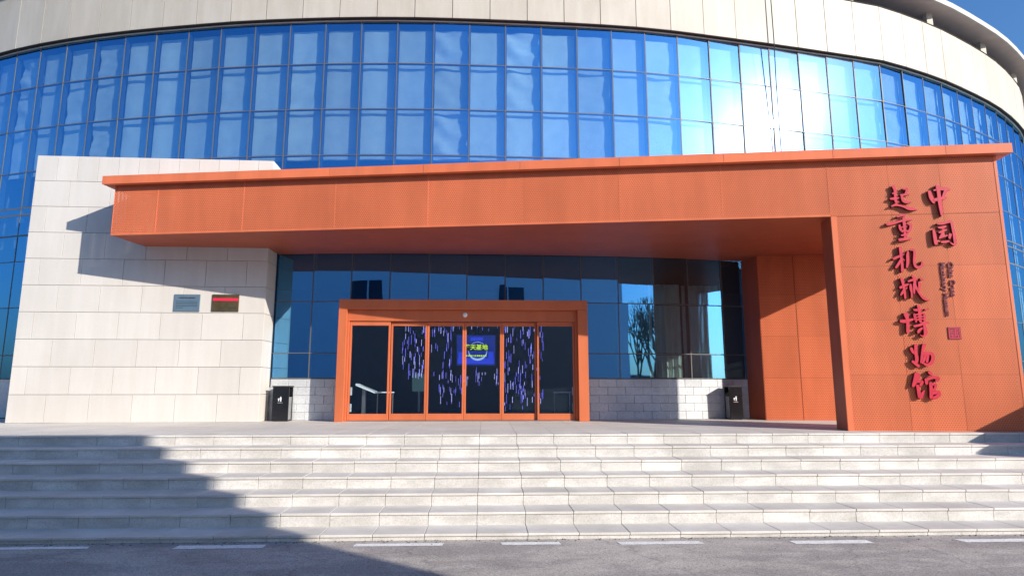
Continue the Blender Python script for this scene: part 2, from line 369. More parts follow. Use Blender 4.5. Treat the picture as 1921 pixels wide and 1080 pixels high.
# panes
rest = MB(); npane = 0
for i in range(NP-1):
    c = i - C0
    for r in range(len(ZL)-1):
        z0, z1 = ZL[r]+0.012, ZL[r+1]-0.012
        (x0, y0), (x1, y1) = P[i], P[i+1]; dx, dy = x1-x0, y1-y0; l = math.hypot(dx, dy); ux, uy = dx/l, dy/l; nx, ny = uy, -ux
        ax, ay, bx, by = x0+ux*.014, y0+uy*.014, x1-ux*.014, y1-uy*.014
        t = 0.012
        rr = random.Random(i*31+r)
        k1, k2 = rr.uniform(-.0025, .0025) + (.0135 if 20 <= c <= 27 else 0), rr.uniform(-.005, .005)      # each pane sits a hair out of plane
        q = [(ax+nx*k1, ay+ny*k1, z0), (bx-nx*k1, by-ny*k1, z0), (bx-nx*(t+k1), by-ny*(t+k1), z0), (ax-nx*(t-k1), ay-ny*(t-k1), z0),
             (ax+nx*(k1+k2), ay+ny*(k1+k2), z1), (bx+nx*(k2-k1), by+ny*(k2-k1), z1), (bx-nx*(t+k1-k2), by-ny*(t+k1-k2), z1), (ax-nx*(t-k1-k2), ay-ny*(t-k1-k2), z1)]
        if 11 <= c <= 16 and r <= 1: continue          # the doorway
        seen = r >= 6 or c <= 2 or (9 <= c <= 21 and r <= 2) or c >= 35
        mis = [1, 1, 0, 1, 1, 1]
        if seen:
            cx, cy = (ax+bx)/2, (ay+by)/2
            b = MB(); b.hexa([(x-cx, y-cy, z-z0) for x, y, z in q], mis=mis)
            madd('glass_pane', b.mesh('glass_pane', ['glass', 'clear']), (cx, cy, z0)); npane += 1
        else: rest.hexa(q, mis=mis)
o = mpart(rest, 'hidden_panes', ['glass', 'clear']); o['kind'] = 'stuff'
# mullions: slim cap outside, deep body inside
for i in range(NP):
    nx, ny = VN[i]; ux, uy = -ny, nx; x, y = P[i]
    b = MB()
    def rect(d0, d1, w, z0, z1, mi):
        pts = [(x+nx*d1-ux*w, y+ny*d1-uy*w), (x+nx*d1+ux*w, y+ny*d1+uy*w), (x+nx*d0+ux*w, y+ny*d0+uy*w), (x+nx*d0-ux*w, y+ny*d0-uy*w)]
        b.hexa([(*p, z0) for p in pts] + [(*p, z1) for p in pts], mi)
    zb = 2.70 if 12 <= i-C0 <= 16 else 0.95
    rect(-0.016, 0.008, 0.010, zb, 9.765, 0)
    rect(-0.13, -0.022, 0.03, zb, 9.765, 1)
    mpart(b, 'mullion', ['mullface', 'mullbody'])
for r, z in enumerate(ZL):
    w = 0.009 if r not in (4, 5, 6) else 0.02
    cuts = ((0, C0+11), (C0+17, NP-1)) if r < 2 else ((0, NP-1),)
    for i0, i1 in cuts:
        b = MB(); band(b, -0.014, 0.006, z-w, z+w, i0, i1, 0); band(b, -0.055, -0.024, z-0.024, z+0.024, i0, i1, 1)
        mpart(b, 'transom', ['mullface', 'mullbody'])
# blinds behind the upper panes, hung a little unevenly
for i in range(NP-1):
    c = i - C0
    rr = random.Random(100+i); nx, ny = seg_n(i); (x0, y0), (x1, y1) = P[i], P[i+1]
    zlo = 6.2 if c < 34 else 1.1; zhi = 9.62
    nu, nv = 9, int((zhi-zlo)/0.09); vs_, fs_ = [], []
    amp = rr.choice([.002, .003, .004, .007, .018, .022]); ph = rr.uniform(0, 9)
    for v in range(nv+1):
        for u in range(nu+1):
            s = 0.035 + 0.93*u/nu; z = zlo + (zhi-zlo)*v/nv
            sag = 0.05*math.sin(math.pi*s)
            row = sum(1 for q in ZL if q < z); a2 = amp*(0.3 + 1.2*(((row*7+i*13) % 5)/4))
            d = -0.17 + a2*math.sin(z*9 + ph + 2.2*math.sin(s*3+ph) + sag*30) + 0.5*a2*math.sin(z*23+ph*2+s*4) + 0.006*math.sin(s*9+ph)
            vs_.append((x0+(x1-x0)*s+nx*d, y0+(y1-y0)*s+ny*d, z))
    for v in range(nv):
        for u in range(nu):
            a = v*(nu+1)+u; fs_.append((a, a+1, a+nu+2, a+nu+1))
    b = MB(); b.v = vs_; b.f = fs_; b.mi = [0]*len(fs_)
    o = mpart(b, 'blind', 'curtain'); o.data.polygons.foreach_set('use_smooth', [True]*len(fs_))
# dark gap, flashing and cladding panels
b = MB(); band(b, -0.14, 0.03, 9.766, 9.86); mpart(b, 'dark_joint', 'dark')
b = MB(); band(b, 0.012, 0.05, 9.757, 9.772); mpart(b, 'flashing', 'flash')
b = MB(); band(b, 0.05, 0.135, 9.782, 9.797); mpart(b, 'drip_edge', 'dark')
def walk(d, start_x, step):
    pts = [off(i, d) for i in range(NP)]; S = [0]
    for i in range(NP-1): S.append(S[-1]+math.dist(pts[i], pts[i+1]))
    def at(s):
        s = max(0, min(S[-1]-1e-6, s))
        for i in range(NP-1):
            if S[i+1] > s:
                t = (s-S[i])/(S[i+1]-S[i]); return (pts[i][0]+(pts[i+1][0]-pts[i][0])*t, pts[i][1]+(pts[i+1][1]-pts[i][1])*t)
    s0 = next(S[i]+(start_x-pts[i][0])/(pts[i+1][0]-pts[i][0])*(S[i+1]-S[i]) for i in range(NP-1) if pts[i][0] <= start_x < pts[i+1][0])
    s0 -= math.floor(s0/step)*step
    return S[-1], s0, at
tot, s0, at = walk(0.15, -1.83, 0.933)
s = s0 - 0.933
CZ0, CZ1 = 9.80, 11.44
while s < tot:
    a, c_ = max(0, s)+.008, min(tot, s+0.933)-.008
    if c_-a > 0.1:
        pa, pb = at(a), at(c_); dx, dy = pb[0]-pa[0], pb[1]-pa[1]; l = math.hypot(dx, dy); nx, ny = dy/l, -dx/l
        rr = random.Random(int(s*10)); k = rr.uniform(-.003, .003)
        q = [(pa[0]+nx*k, pa[1]+ny*k), (pb[0]-nx*k, pb[1]-ny*k), (pb[0]-nx*.05, pb[1]-ny*.05), (pa[0]-nx*.05, pa[1]-ny*.05)]
        b = MB(); b.hexa([(*p, CZ0) for p in q]+[(*p, CZ1) for p in q]); mpart(b, 'cladding_panel', 'clad')
    s += 0.933
b = MB(); band(b, 0.0, 0.085, 9.87, 11.42); mpart(b, 'parapet_core', 'dark')
b = MB(); band(b, -0.02, 0.165, 11.442, 11.465); mpart(b, 'coping', 'dark')  # dark band painted for the shadow gap above the cladding, not a coping
# roof ring on posts
b = MB(); band(b, -3.6, 0.50, 11.905, 12.03); mpart(b, 'roof_ring', 'soffitgrey')
b = MB(); band(b, 0.503, 0.56, 11.895, 12.06); band(b, -3.6, 0.50, 12.034, 12.06); mpart(b, 'ring_fascia', 'roofring')
tot2, s2, at2 = walk(0.02, 13.3, 3.3)
s = s2
while s < tot2-.2:
    x, y = at2(s); b = MB(); b.box(x-.09, x+.09, y-.09, y+.09, 11.466, 11.904); mpart(b, 'roof_post', 'clad'); s += 3.3
# floors, roof deck and the walls that close the building behind
inner = [off(i, -0.22) for i in range(NP)]
back = [(21.3, 48), (-15.6, 48)]
for nm, z0, z1, mt in (('upper_floor', 3.95, 4.35, 'room'), ('roof_deck', 9.88, 10.0, 'roofring')):
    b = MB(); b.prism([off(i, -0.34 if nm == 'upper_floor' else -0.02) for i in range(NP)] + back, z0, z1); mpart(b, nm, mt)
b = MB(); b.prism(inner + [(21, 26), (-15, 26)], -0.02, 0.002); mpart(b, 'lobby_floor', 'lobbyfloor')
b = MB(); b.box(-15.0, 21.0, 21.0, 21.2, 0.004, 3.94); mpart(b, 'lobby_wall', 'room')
b = MB()
for (xa, ya), (xb, yb) in ((P[-1], back[0]), (back[0], back[1]), (back[1], P[0])):
    b.poly([(xa, ya, -1), (xb, yb, -1), (xb, yb, 11.4), (xa, ya, 11.4)])
mpart(b, 'rear_wall', 'clad')
# stone plinth: core, then separate blocks where the photograph shows them
for i0, i1 in ((0, C0+11), (C0+17, NP-1)): b = MB(); band(b, -0.20, -0.04, 0.003, 0.93, i0, i1); mpart(b, 'plinth_core', 'mortar')
for i0, i1 in ((0, C0+11), (C0+17, NP-1)): b = MB(); band(b, -0.18, 0.012, 0.932, 0.944, i0, i1); mpart(b, 'sill', 'mullface')
tot, s0, at = walk(0.0, -4.1, 0.42)
rows = 5; bh = 0.928/rows
for r in range(rows):
    s = s0 + (0.21 if r % 2 else 0) - 0.42
    while s < tot-.5:
        a, c_ = max(0, s)+.003, s+0.42-.003; pa, pb = at(a), at(c_); s += 0.42
        if not (-5.2 < pa[0] < 7.2): continue
        if -3.28 < pa[0] and pb[0] < 2.2: continue
        dx, dy = pb[0]-pa[0], pb[1]-pa[1]; l = math.hypot(dx, dy); nx, ny = dy/l, -dx/l; k = random.uniform(0, .007)
        q = [(pa[0]+nx*k, pa[1]+ny*k), (pb[0]+nx*k, pb[1]+ny*k), (pb[0]-nx*.038, pb[1]-ny*.038), (pa[0]-nx*.038, pa[1]-ny*.038)]
        b = MB(); z0 = .003+r*bh; b.hexa([(*p, z0+.002) for p in q]+[(*p, z0+bh-.002) for p in q]); bevel(mpart(b, 'stone_block', 'greyblock'), .004)
b = MB(); band(b, -0.035, 0.0, 0.003, 0.93, 0, 10); mpart(b, 'plinth_facing', 'greyblock')
b = MB(); band(b, -0.035, 0.0, 0.003, 0.93, 27, NP-1); mpart(b, 'plinth_facing', 'greyblock')
# two drapes inside by the right-hand panes
for xa, xb, yy in ((4.05, 4.85, 15.35), (4.95, 6.0, 15.5)):
    b = MB(); n = 30
    for j in range(n):
        f = lambda t: (xa+(xb-xa)*t, yy+.05*math.sin(t*34)+.02*math.sin(t*11))
        p, q = f(j/n), f((j+1)/n); b.poly([(*p, .35), (*q, .35), (*q, 3.3), (*p, 3.3)])
    o = mpart(b, 'drape', 'curtain'); o.data.polygons.foreach_set('use_smooth', [True]*n)

# ------------------------------------------------------------------ white stone wall left of the entrance
W1 = (-10.110, 13.791); WANG = math.atan2(13.924-13.791, -4.934+10.110); LW, HW = 5.189, 5.89
wall = empty('stone_wall', 'tall white stone slab wall standing left of the entrance', 'wall', (*W1, 0), WANG)
b = MB(); b.prism([(0.03, .03), (LW-.03, .03), (LW-.03, .63), (0.03, 1.60)], 0.003, HW-.012); b.obj('wall_core', 'wallmortar', wall)
rh = HW/10
def wblock(x0, x1, z0, z1, y0=0, y1=0.028):
    k = random.uniform(0, .0025); b = MB(); b.box(x0, x1, y0+k, y1, z0, z1); bevel(b.obj('wall_block', 'wallblock', wall), .002)
for r in range(10):
    z0, z1 = r*rh+.0038, (r+1)*rh-.0038
    if r == 9: js = [0.45+0.4405*k for k in range(-1, 11)]
    else: js = [(0.765 if r % 2 == 0 else 0.322) + 0.885*k for k in range(-1, 6)]
    js = [0.0] + [j for j in js if 0.12 < j < LW-0.12] + [LW]
    for a, c in zip(js, js[1:]): wblock(a+.0038, c-(.0038 if c < LW else 0), z0, z1)
    b = MB(); b.box(LW-.028, LW, .031, 0.645, z0, z1); bevel(b.obj('wall_block', 'wallblock', wall), .002)
    b = MB(); b.box(0, .028, .031, 1.60, z0, z1); b.obj('wall_block', 'wallblock', wall)

# ------------------------------------------------------------------ red portal
PA = (-7.749, 12.822); PB = (9.187, 10.394); PL = math.dist(PA, PB); PANG = math.atan2(PB[1]-PA[1], PB[0]-PA[0])
ex, ey = (PB[0]-PA[0])/PL, (PB[1]-PA[1])/PL
def loc(x, y): dx, dy = x-PA[0], y-PA[1]; return (dx*ex+dy*ey, -dx*ey+dy*ex)
portal = empty('entrance_portal', 'red perforated metal portal with long beam, roof cap and broad right leg', 'portal', (*PA, 0), PANG)
ZB, ZT = 3.834, 5.0; UJ = 14.178
def pbox(name, mat, *a): b = MB(); b.box(*a); return b.obj(name, mat, portal)
bj = [0, .958, 2.827, 4.75, 6.644, 8.5, 10.367, 12.262, UJ]
for a, c in zip(bj, bj[1:]): pbox('perforated_panel', 'perf', a+.009, c-.009, 0, .005, ZB+.034, ZT)
for a in bj[:-1]: pbox('joint_strip', 'red', a+(-.008 if a else 0), a+.008, -.004, .03, ZB+.034, ZT)
cj = [UJ, 15.23, 16.12, PL]; rj = [0.0, .963, 1.924, 2.89, ZB, ZT]
for i, (a, c) in enumerate(zip(cj, cj[1:])):
    for j, (z0, z1) in enumerate(zip(rj, rj[1:])):
        xa = a + (.10 if i == 0 and j < 4 else .003); xb = c - (.05 if i == 2 else .003)
        o = pbox('perforated_panel', 'perf', xa, xb, 0, .005, z0+.003, z1-.003)
pbox('joint_strip', 'red', UJ-.008, UJ+.008, -.004, .03, ZB+.034, ZT)
pbox('edge_trim', 'red', 0, UJ, -.005, .03, ZB-.003, ZB+.032)
pbox('edge_trim', 'red', UJ, UJ+.098, -.005, .03, 0.002, ZB-.004)
pbox('edge_trim', 'red', PL-.048, PL, -.005, .03, 0.002, ZT)
for z in rj[1:4]: pbox('frame_rail', 'redshade', UJ+.1, PL-.05, .0055, .03, z-.02, z+.02)
for a in cj[1:3]: pbox('frame_rail', 'redshade', a-.02, a+.02, .0315, .05, .02, ZT-.02)
pbox('light_stop_sheet', 'redshade', 1.3, UJ+.02, .09, .094, ZB+.014, ZT-.008); pbox('light_stop_sheet', 'redshade', UJ+.03, PL-.06, .09, .094, .003, ZT-.008)  # added unseen sheets: stop sun leaking through the holes, first bay left open
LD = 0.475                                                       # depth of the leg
pbox('jamb_panel', 'redshade', UJ, UJ+.004, .031, LD, 0.002, ZB-.002)
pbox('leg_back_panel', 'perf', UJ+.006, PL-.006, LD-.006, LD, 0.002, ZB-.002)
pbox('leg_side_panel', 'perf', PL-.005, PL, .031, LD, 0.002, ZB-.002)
# roof box over the entrance: soffit, roof plate and ends
wl_ = (-7.62, 13.86); front_drum = [off(i, 0.035) for i in range(C0+9, C0+23)]
BP0, BP1 = (6.42, 14.30), (9.68, 13.835)                       # back wall on the right
outline = [loc(*PA), loc(*PB)]; outline = [(0.0, .008), (PL, .008)]
bp1 = loc(*BP1); q0 = loc(*BP0); outline += [(PL, bp1[1]+.12), (q0[0]+.05, q0[1]+.12), loc(6.33, 14.98)]
outline += [loc(*p) for p in reversed(front_drum) if p[0] < 6.2 and p[0] > -4.9] + [loc(-4.90, 14.60), loc(-4.93, 13.945), loc(-7.80, 13.872), (0.0, loc(-7.7, 13.87)[1])]
o = MB(); o.prism(outline, ZB, ZB+.012); o.obj('soffit', 'redshade', portal)
o = MB(); o.prism(outline, ZT-.006, ZT+.002); o.obj('roof_plate', 'red', portal)
pbox('end_panel', 'perf', 0, .005, .031, outline[-1][1]-.004, ZB+.014, ZT-.008)
pbox('end_panel', 'perf', PL-.005, PL, .031, bp1[1], ZB+.014, ZT-.008)
# cap with a front lip, a strip of shade-darkened red behind it and closed ends
kj = [0, .843, 2.717, 4.679, 6.582, 8.48, 10.372, 12.295, 14.242, 16.19, PL]
kj[0] = -.19; kj[-1] = PL+.2; CO = -.152
for a, c in zip(kj, kj[1:]): pbox('cap_panel', 'red', a+(.003 if a > 0 else 0), c-(.003 if c < PL else 0), CO, CO+.12, 4.884, 5.058)
pbox('cap_soffit', 'redshade', kj[0], kj[-1], CO+.122, -.007, 4.888, 4.90)
pbox('cap_end', 'red', kj[0], -.007, .0, .95, 4.884, 5.05); pbox('cap_end', 'red', PL+.007, kj[-1], .0, 3.3, 4.884, 5.05)
pbox('cap_top', 'red', kj[0]+.003, kj[-1]-.003, CO+.122, .3, 5.03, 5.05)
# red wall behind the leg
a0, a1 = loc(*BP0), loc(*BP1); n = 4
for k in range(n):
    for z0, z1 in ((0, .96), (.96, 1.92), (1.92, 2.88), (2.88, ZB)):
        t0, t1 = k/n+.002, (k+1)/n-.002
        p = (a0[0]+(a1[0]-a0[0])*t0, a0[1]+(a1[1]-a0[1])*t0); q = (a0[0]+(a1[0]-a0[0])*t1, a0[1]+(a1[1]-a0[1])*t1)
        m = MB(); m.hexa([(*p, z0+.003), (*q, z0+.003), (q[0], q[1]+.005, z0+.003), (p[0], p[1]+.005, z0+.003), (*p, z1-.003), (*q, z1-.003), (q[0], q[1]+.005, z1-.003), (p[0], p[1]+.005, z1-.003)])
        m.obj('back_wall_panel', 'perf', portal)
m = MB(); m.hexa([(a0[0], a0[1]+.02, .002), (a1[0], a1[1]+.02, .002), (a1[0], a1[1]+.05, .002), (a0[0], a0[1]+.05, .002), (a0[0], a0[1]+.02, ZB-.003), (a1[0], a1[1]+.02, ZB-.003), (a1[0], a1[1]+.05, ZB-.003), (a0[0], a0[1]+.05, ZB-.003)])
m.obj('back_wall_sheet', 'redshade', portal)
r0 = loc(6.33, 14.98)
m = MB(); m.prism([(a0[0]-.012, a0[1]-.004), (a0[0]-.001, a0[1]-.004), (r0[0], r0[1]), (r0[0]-.011, r0[1])], .002, ZB-.003); m.obj('return_panel', 'redshade', portal)

# ------------------------------------------------------------------ raised lettering on the leg
sign = empty('lettering_sign', 'raised red calligraphy characters with small english lines and seal on the portal leg', 'sign', (*PA, 0), PANG)
CHARS = {
 'zhong': ['15.889,4.238,0.024 15.911,4.119,0.037 15.945,4.029,0.024', '15.967,4.254,0.014 16.090,4.272,0.025 16.183,4.272,0.027 16.229,4.260,0.020', '16.175,4.258,0.030 16.134,4.178,0.024 16.107,4.113,0.020', '15.963,4.073,0.027 16.052,4.092,0.030 16.153,4.108,0.020', '16.039,4.329,0.037 16.043,4.203,0.030 16.045,4.056,0.034 16.050,3.909,0.030 16.050,3.778,0.013'],
 'guo': ['15.891,3.523,0.020 15.899,3.402,0.030 15.906,3.270,0.029', '15.968,3.632,0.015 16.056,3.636,0.020 16.151,3.662,0.020 16.202,3.654,0.023 16.211,3.565,0.022 16.223,3.458,0.023 16.228,3.344,0.026 16.227,3.250,0.020', '16.218,3.244,0.017 16.179,3.257,0.014 16.142,3.289,0.007', '15.973,3.562,0.015 16.037,3.563,0.023 16.097,3.581,0.017', '15.975,3.470,0.015 16.042,3.500,0.020 16.102,3.517,0.015', '16.056,3.525,0.017 16.017,3.425,0.023 15.971,3.369,0.014', '15.972,3.375,0.014 16.055,3.398,0.016 16.103,3.416,0.014', '16.157,3.434,0.026 16.138,3.365,0.020', '15.993,3.296,0.017 16.056,3.298,0.022 16.121,3.309,0.014'],
 'qi': ['15.284,4.352,0.029 15.305,4.288,0.024 15.302,4.202,0.021 15.299,4.104,0.024 15.308,4.035,0.024', '15.256,4.215,0.013 15.332,4.238,0.016', '15.211,4.118,0.016 15.279,4.119,0.024 15.354,4.131,0.013', '15.294,4.053,0.016 15.347,4.057,0.011', '15.219,3.975,0.013 15.284,4.001,0.021 15.351,3.988,0.016 15.433,3.963,0.021 15.503,3.932,0.031 15.574,3.913,0.021 15.646,3.908,0.008', '15.442,4.295,0.016 15.505,4.293,0.021 15.495,4.242,0.018 15.474,4.191,0.021', '15.390,4.182,0.016 15.474,4.185,0.016 15.537,4.189,0.007', '15.410,4.175,0.021 15.415,4.112,0.024 15.432,4.066,0.024 15.482,4.047,0.024 15.555,4.045,0.010'],
 'zhong2': ['15.301,3.780,0.014 15.369,3.802,0.019 15.441,3.815,0.019', '15.114,3.647,0.025 15.203,3.657,0.022 15.315,3.690,0.019 15.427,3.717,0.022 15.536,3.720,0.016', '15.408,3.753,0.025 15.405,3.658,0.025 15.405,3.539,0.024 15.399,3.421,0.022 15.395,3.374,0.016', '15.320,3.624,0.016 15.330,3.559,0.024 15.358,3.499,0.016', '15.469,3.638,0.016 15.506,3.631,0.022 15.506,3.572,0.022 15.479,3.514,0.022 15.449,3.491,0.016', '15.349,3.582,0.011 15.443,3.597,0.011', '15.348,3.517,0.014 15.452,3.514,0.014', '15.335,3.434,0.016 15.446,3.449,0.016', '15.290,3.353,0.024 15.372,3.363,0.024 15.493,3.372,0.016'],
 'ji': ['15.168,3.011,0.022 15.236,3.042,0.022 15.304,3.073,0.017 15.350,3.093,0.010', '15.299,3.219,0.025 15.297,3.116,0.022 15.300,2.981,0.022 15.300,2.874,0.022 15.292,2.783,0.020', '15.286,2.992,0.015 15.239,2.912,0.022 15.194,2.854,0.020', '15.317,3.002,0.012 15.345,2.980,0.010', '15.420,3.146,0.012 15.407,3.060,0.025 15.400,2.952,0.025 15.376,2.856,0.017', '15.462,3.161,0.012 15.512,3.165,0.020 15.528,3.122,0.020 15.517,3.031,0.021 15.505,2.939,0.020 15.519,2.875,0.022 15.556,2.847,0.025 15.612,2.862,0.020 15.636,2.905,0.020 15.635,2.948,0.010'],
 'xie': ['15.230,2.489,0.022 15.303,2.520,0.022 15.374,2.546,0.015', '15.270,2.654,0.024 15.283,2.574,0.022 15.294,2.478,0.022 15.299,2.372,0.019 15.297,2.298,0.015', '15.286,2.446,0.015 15.251,2.388,0.019 15.228,2.357,0.012', '15.322,2.467,0.012 15.344,2.488,0.010', '15.374,2.599,0.015 15.451,2.624,0.020 15.521,2.634,0.017', '15.453,2.693,0.020 15.479,2.656,0.022 15.501,2.634,0.020', '15.480,2.618,0.024 15.481,2.528,0.022 15.513,2.443,0.019 15.550,2.368,0.019 15.598,2.299,0.022 15.649,2.267,0.017 15.692,2.256,0.010', '15.591,2.640,0.027 15.614,2.627,0.020', '15.555,2.575,0.022 15.550,2.495,0.022 15.532,2.432,0.017', '15.404,2.545,0.015 15.402,2.476,0.024 15.409,2.391,0.015 15.404,2.312,0.015', '15.464,2.549,0.020 15.455,2.454,0.019 15.448,2.380,0.012'],
 'bo': ['15.186,1.895,0.027 15.272,1.894,0.030 15.392,1.926,0.018', '15.284,2.018,0.042 15.299,1.920,0.027 15.295,1.803,0.027 15.285,1.705,0.027', '15.420,2.089,0.015 15.499,2.088,0.024 15.548,2.087,0.015', '15.610,2.093,0.018 15.660,2.106,0.015', '15.501,2.167,0.024 15.511,2.081,0.024 15.508,1.983,0.027 15.510,1.879,0.021', '15.419,2.017,0.015 15.425,1.951,0.021 15.437,1.880,0.015', '15.579,2.022,0.015 15.589,1.969,0.018 15.573,1.898,0.015', '15.430,2.004,0.012 15.567,2.028,0.012', '15.432,1.958,0.012 15.568,1.976,0.012', '15.434,1.912,0.012 15.564,1.930,0.012', '15.392,1.802,0.018 15.486,1.821,0.021 15.562,1.852,0.024 15.636,1.858,0.018', '15.561,1.839,0.021 15.571,1.748,0.030 15.569,1.671,0.030 15.534,1.626,0.015 15.481,1.646,0.007', '15.518,1.768,0.018 15.465,1.723,0.024 15.449,1.691,0.018'],
 'wu': ['15.315,1.418,0.025 15.335,1.359,0.022 15.377,1.321,0.020', '15.396,1.471,0.027 15.384,1.343,0.027 15.389,1.236,0.029 15.367,1.161,0.024', '15.314,1.193,0.022 15.370,1.140,0.024 15.407,1.108,0.024', '15.534,1.481,0.030 15.499,1.374,0.025 15.471,1.246,0.022 15.454,1.172,0.020', '15.508,1.315,0.020 15.581,1.336,0.025 15.644,1.315,0.029 15.651,1.235,0.029 15.614,1.160,0.029 15.550,1.129,0.024 15.502,1.150,0.020', '15.537,1.304,0.017 15.507,1.225,0.020 15.473,1.161,0.017', '15.577,1.299,0.020 15.546,1.182,0.020'],
 'guan': ['15.374,0.970,0.049 15.334,0.865,0.039 15.285,0.770,0.024', '15.362,0.843,0.019 15.432,0.843,0.029 15.406,0.780,0.019', '15.356,0.780,0.024 15.366,0.675,0.029 15.377,0.581,0.034', '15.386,0.570,0.029 15.422,0.633,0.024 15.452,0.686,0.014', '15.569,1.007,0.029 15.605,0.970,0.024', '15.507,0.886,0.029 15.505,0.812,0.024', '15.527,0.886,0.024 15.630,0.917,0.024 15.698,0.896,0.034 15.664,0.854,0.019', '15.571,0.822,0.027 15.567,0.686,0.029 15.556,0.571,0.029', '15.589,0.801,0.022 15.648,0.791,0.024 15.625,0.717,0.019 15.588,0.696,0.019', '15.583,0.644,0.022 15.675,0.665,0.034 15.680,0.613,0.029 15.595,0.561,0.029'],
}

def brush(mb, pts, y0, y1):
    n = len(pts); S = []
    def cr(a, b, c, d, t): return 0.5*((2*b)+(-a+c)*t+(2*a-5*b+4*c-d)*t*t+(-a+3*b-3*c+d)*t*t*t)
    for i in range(n-1):
        p0, p1, p2, p3 = pts[max(0, i-1)], pts[i], pts[i+1], pts[min(n-1, i+2)]
        for k in range(5): S.append(tuple(cr(p0[j], p1[j], p2[j], p3[j], k/5) for j in range(3)))
    S.append(pts[-1])
    def dirn(i):
        a, b = S[max(0, i-1)], S[min(len(S)-1, i+1)]; dx, dz = b[0]-a[0], b[1]-a[1]; l = math.hypot(dx, dz) or 1; return dx/l, dz/l
    d0, d1 = dirn(0), dirn(len(S)-1); a, z = S[0], S[-1]
    S = [(a[0]-d0[0]*a[2]*.6, a[1]-d0[1]*a[2]*.6, a[2]*.55)] + S + [(z[0]+d1[0]*z[2]*.8, z[1]+d1[1]*z[2]*.8, z[2]*.4)]
    Lf, Rt = [], []
    for i in range(len(S)):
        dx, dz = dirn(i); x, zz, r = S[i]; r = max(r, .006); Lf.append((x-dz*r, zz+dx*r)); Rt.append((x+dz*r, zz-dx*r))
    for i in range(len(S)-1):
        mb.poly([(Rt[i][0], y0, Rt[i][1]), (Rt[i+1][0], y0, Rt[i+1][1]), (Lf[i+1][0], y0, Lf[i+1][1]), (Lf[i][0], y0, Lf[i][1])], 0)
    ring = Rt + Lf[::-1]
    for i in range(len(ring)):
        a, c = ring[i], ring[(i+1) % len(ring)]
        mb.poly([(a[0], y1, a[1]), (c[0], y1, c[1]), (c[0], y0, c[1]), (a[0], y0, a[1])], 1)
for nm, strokes in CHARS.items():
    b = MB()
    for k, s in enumerate(strokes):
        brush(b, [tuple(map(float, t.split(','))) for t in s.split()], -.058-.0012*k, -.002)
    b.obj('character', ['letter', 'letterside'], sign)
for body, u0, z0, length, h in (('China Crane', 16.085, 2.944, .62, .105), ('Machinery Museum', 15.958, 2.94, .965, .095)):
    me = text_mesh(body, h*1.25, .008, 'english_line', .0025); vs_ = [v.co.copy() for v in me.vertices]; wd = max(v.x for v in vs_)
    for v, c in zip(me.vertices, vs_): v.co = (u0 + c.y, -.012 - c.z, z0 - c.x*length/wd)
    me.materials.append(M['letterside']); add('english_line', me, sign)
b = MB(); su, sz, sw = 15.972, 1.572, .208
b.box(su, su+sw, -.012, -.001, sz, sz+.212); b.obj('seal_plate', 'letterside', sign)
b = MB(); rr = random.Random(5); y = -.0125
for x0, x1, z0, z1 in ((.012, .196, .012, .024), (.012, .024, .03, .2), (.186, .196, .03, .2), (.03, .18, .195, .203), (.04, .09, .15, .163), (.04, .053, .11, .145), (.06, .1, .115, .125), (.035, .095, .075, .088), (.055, .068, .035, .07), (.075, .1, .045, .056),
                       (.112, .125, .05, .18), (.13, .17, .165, .177), (.135, .172, .13, .14), (.14, .152, .09, .125), (.13, .172, .07, .08), (.155, .166, .035, .065)):
    b.box(su+x0, su+x1, y-.002, y, sz+z0, sz+z1)
b.obj('seal_carving', 'plaquered', sign)

# ------------------------------------------------------------------ plaques on the white wall
def wpt(x, y, z): c, s = math.cos(WANG), math.sin(WANG); return (W1[0]+x*c-y*s, W1[1]+x*s+y*c, z)
pl = empty('wall_plaque', 'blue grey metal plaque with dark writing on the white wall', 'plaque', wpt(3.515, 0, 2.385), WANG)
b = MB(); b.box(-.278, .278, -.022, -.001, 0, .38); bevel(b.obj('plate', 'plaqueblue', pl), .004)
me = text_mesh('中国起重机械博物馆', .042, .001, 'title'); vs_ = [v.co.copy() for v in me.vertices]; wd = max([v.x for v in vs_] or [1])
for v, c in zip(me.vertices, vs_): v.co = (-.18 + c.x*.36/wd, -.024 - c.z, .285 + c.y)
me.materials.append(M['plaqueink']); add('title', me, pl)
for k in range(5):
    b = MB(); b.box(-.23, .23 if k < 4 else -.08, -.0245, -.0225, .218-k*.035, .226-k*.035); b.obj('text_line', 'plaqueink', pl)
pl = empty('wall_plaque', 'brass coloured plaque with a red band on the white wall', 'plaque', wpt(4.34, 0, 2.388), WANG)
b = MB(); b.box(-.29, .29, -.022, -.001, 0, .382); bevel(b.obj('plate', 'plaquebrass', pl), .004)
b = MB(); b.box(-.27, .275, -.025, -.0225, .24, .30); b.obj('red_band', 'plaquered', pl)
for k in range(3):
    b = MB(); b.box(.05, .24, -.0245, -.0225, .05+k*.022, .057+k*.022); b.obj('text_line', 'plaqueink', pl)

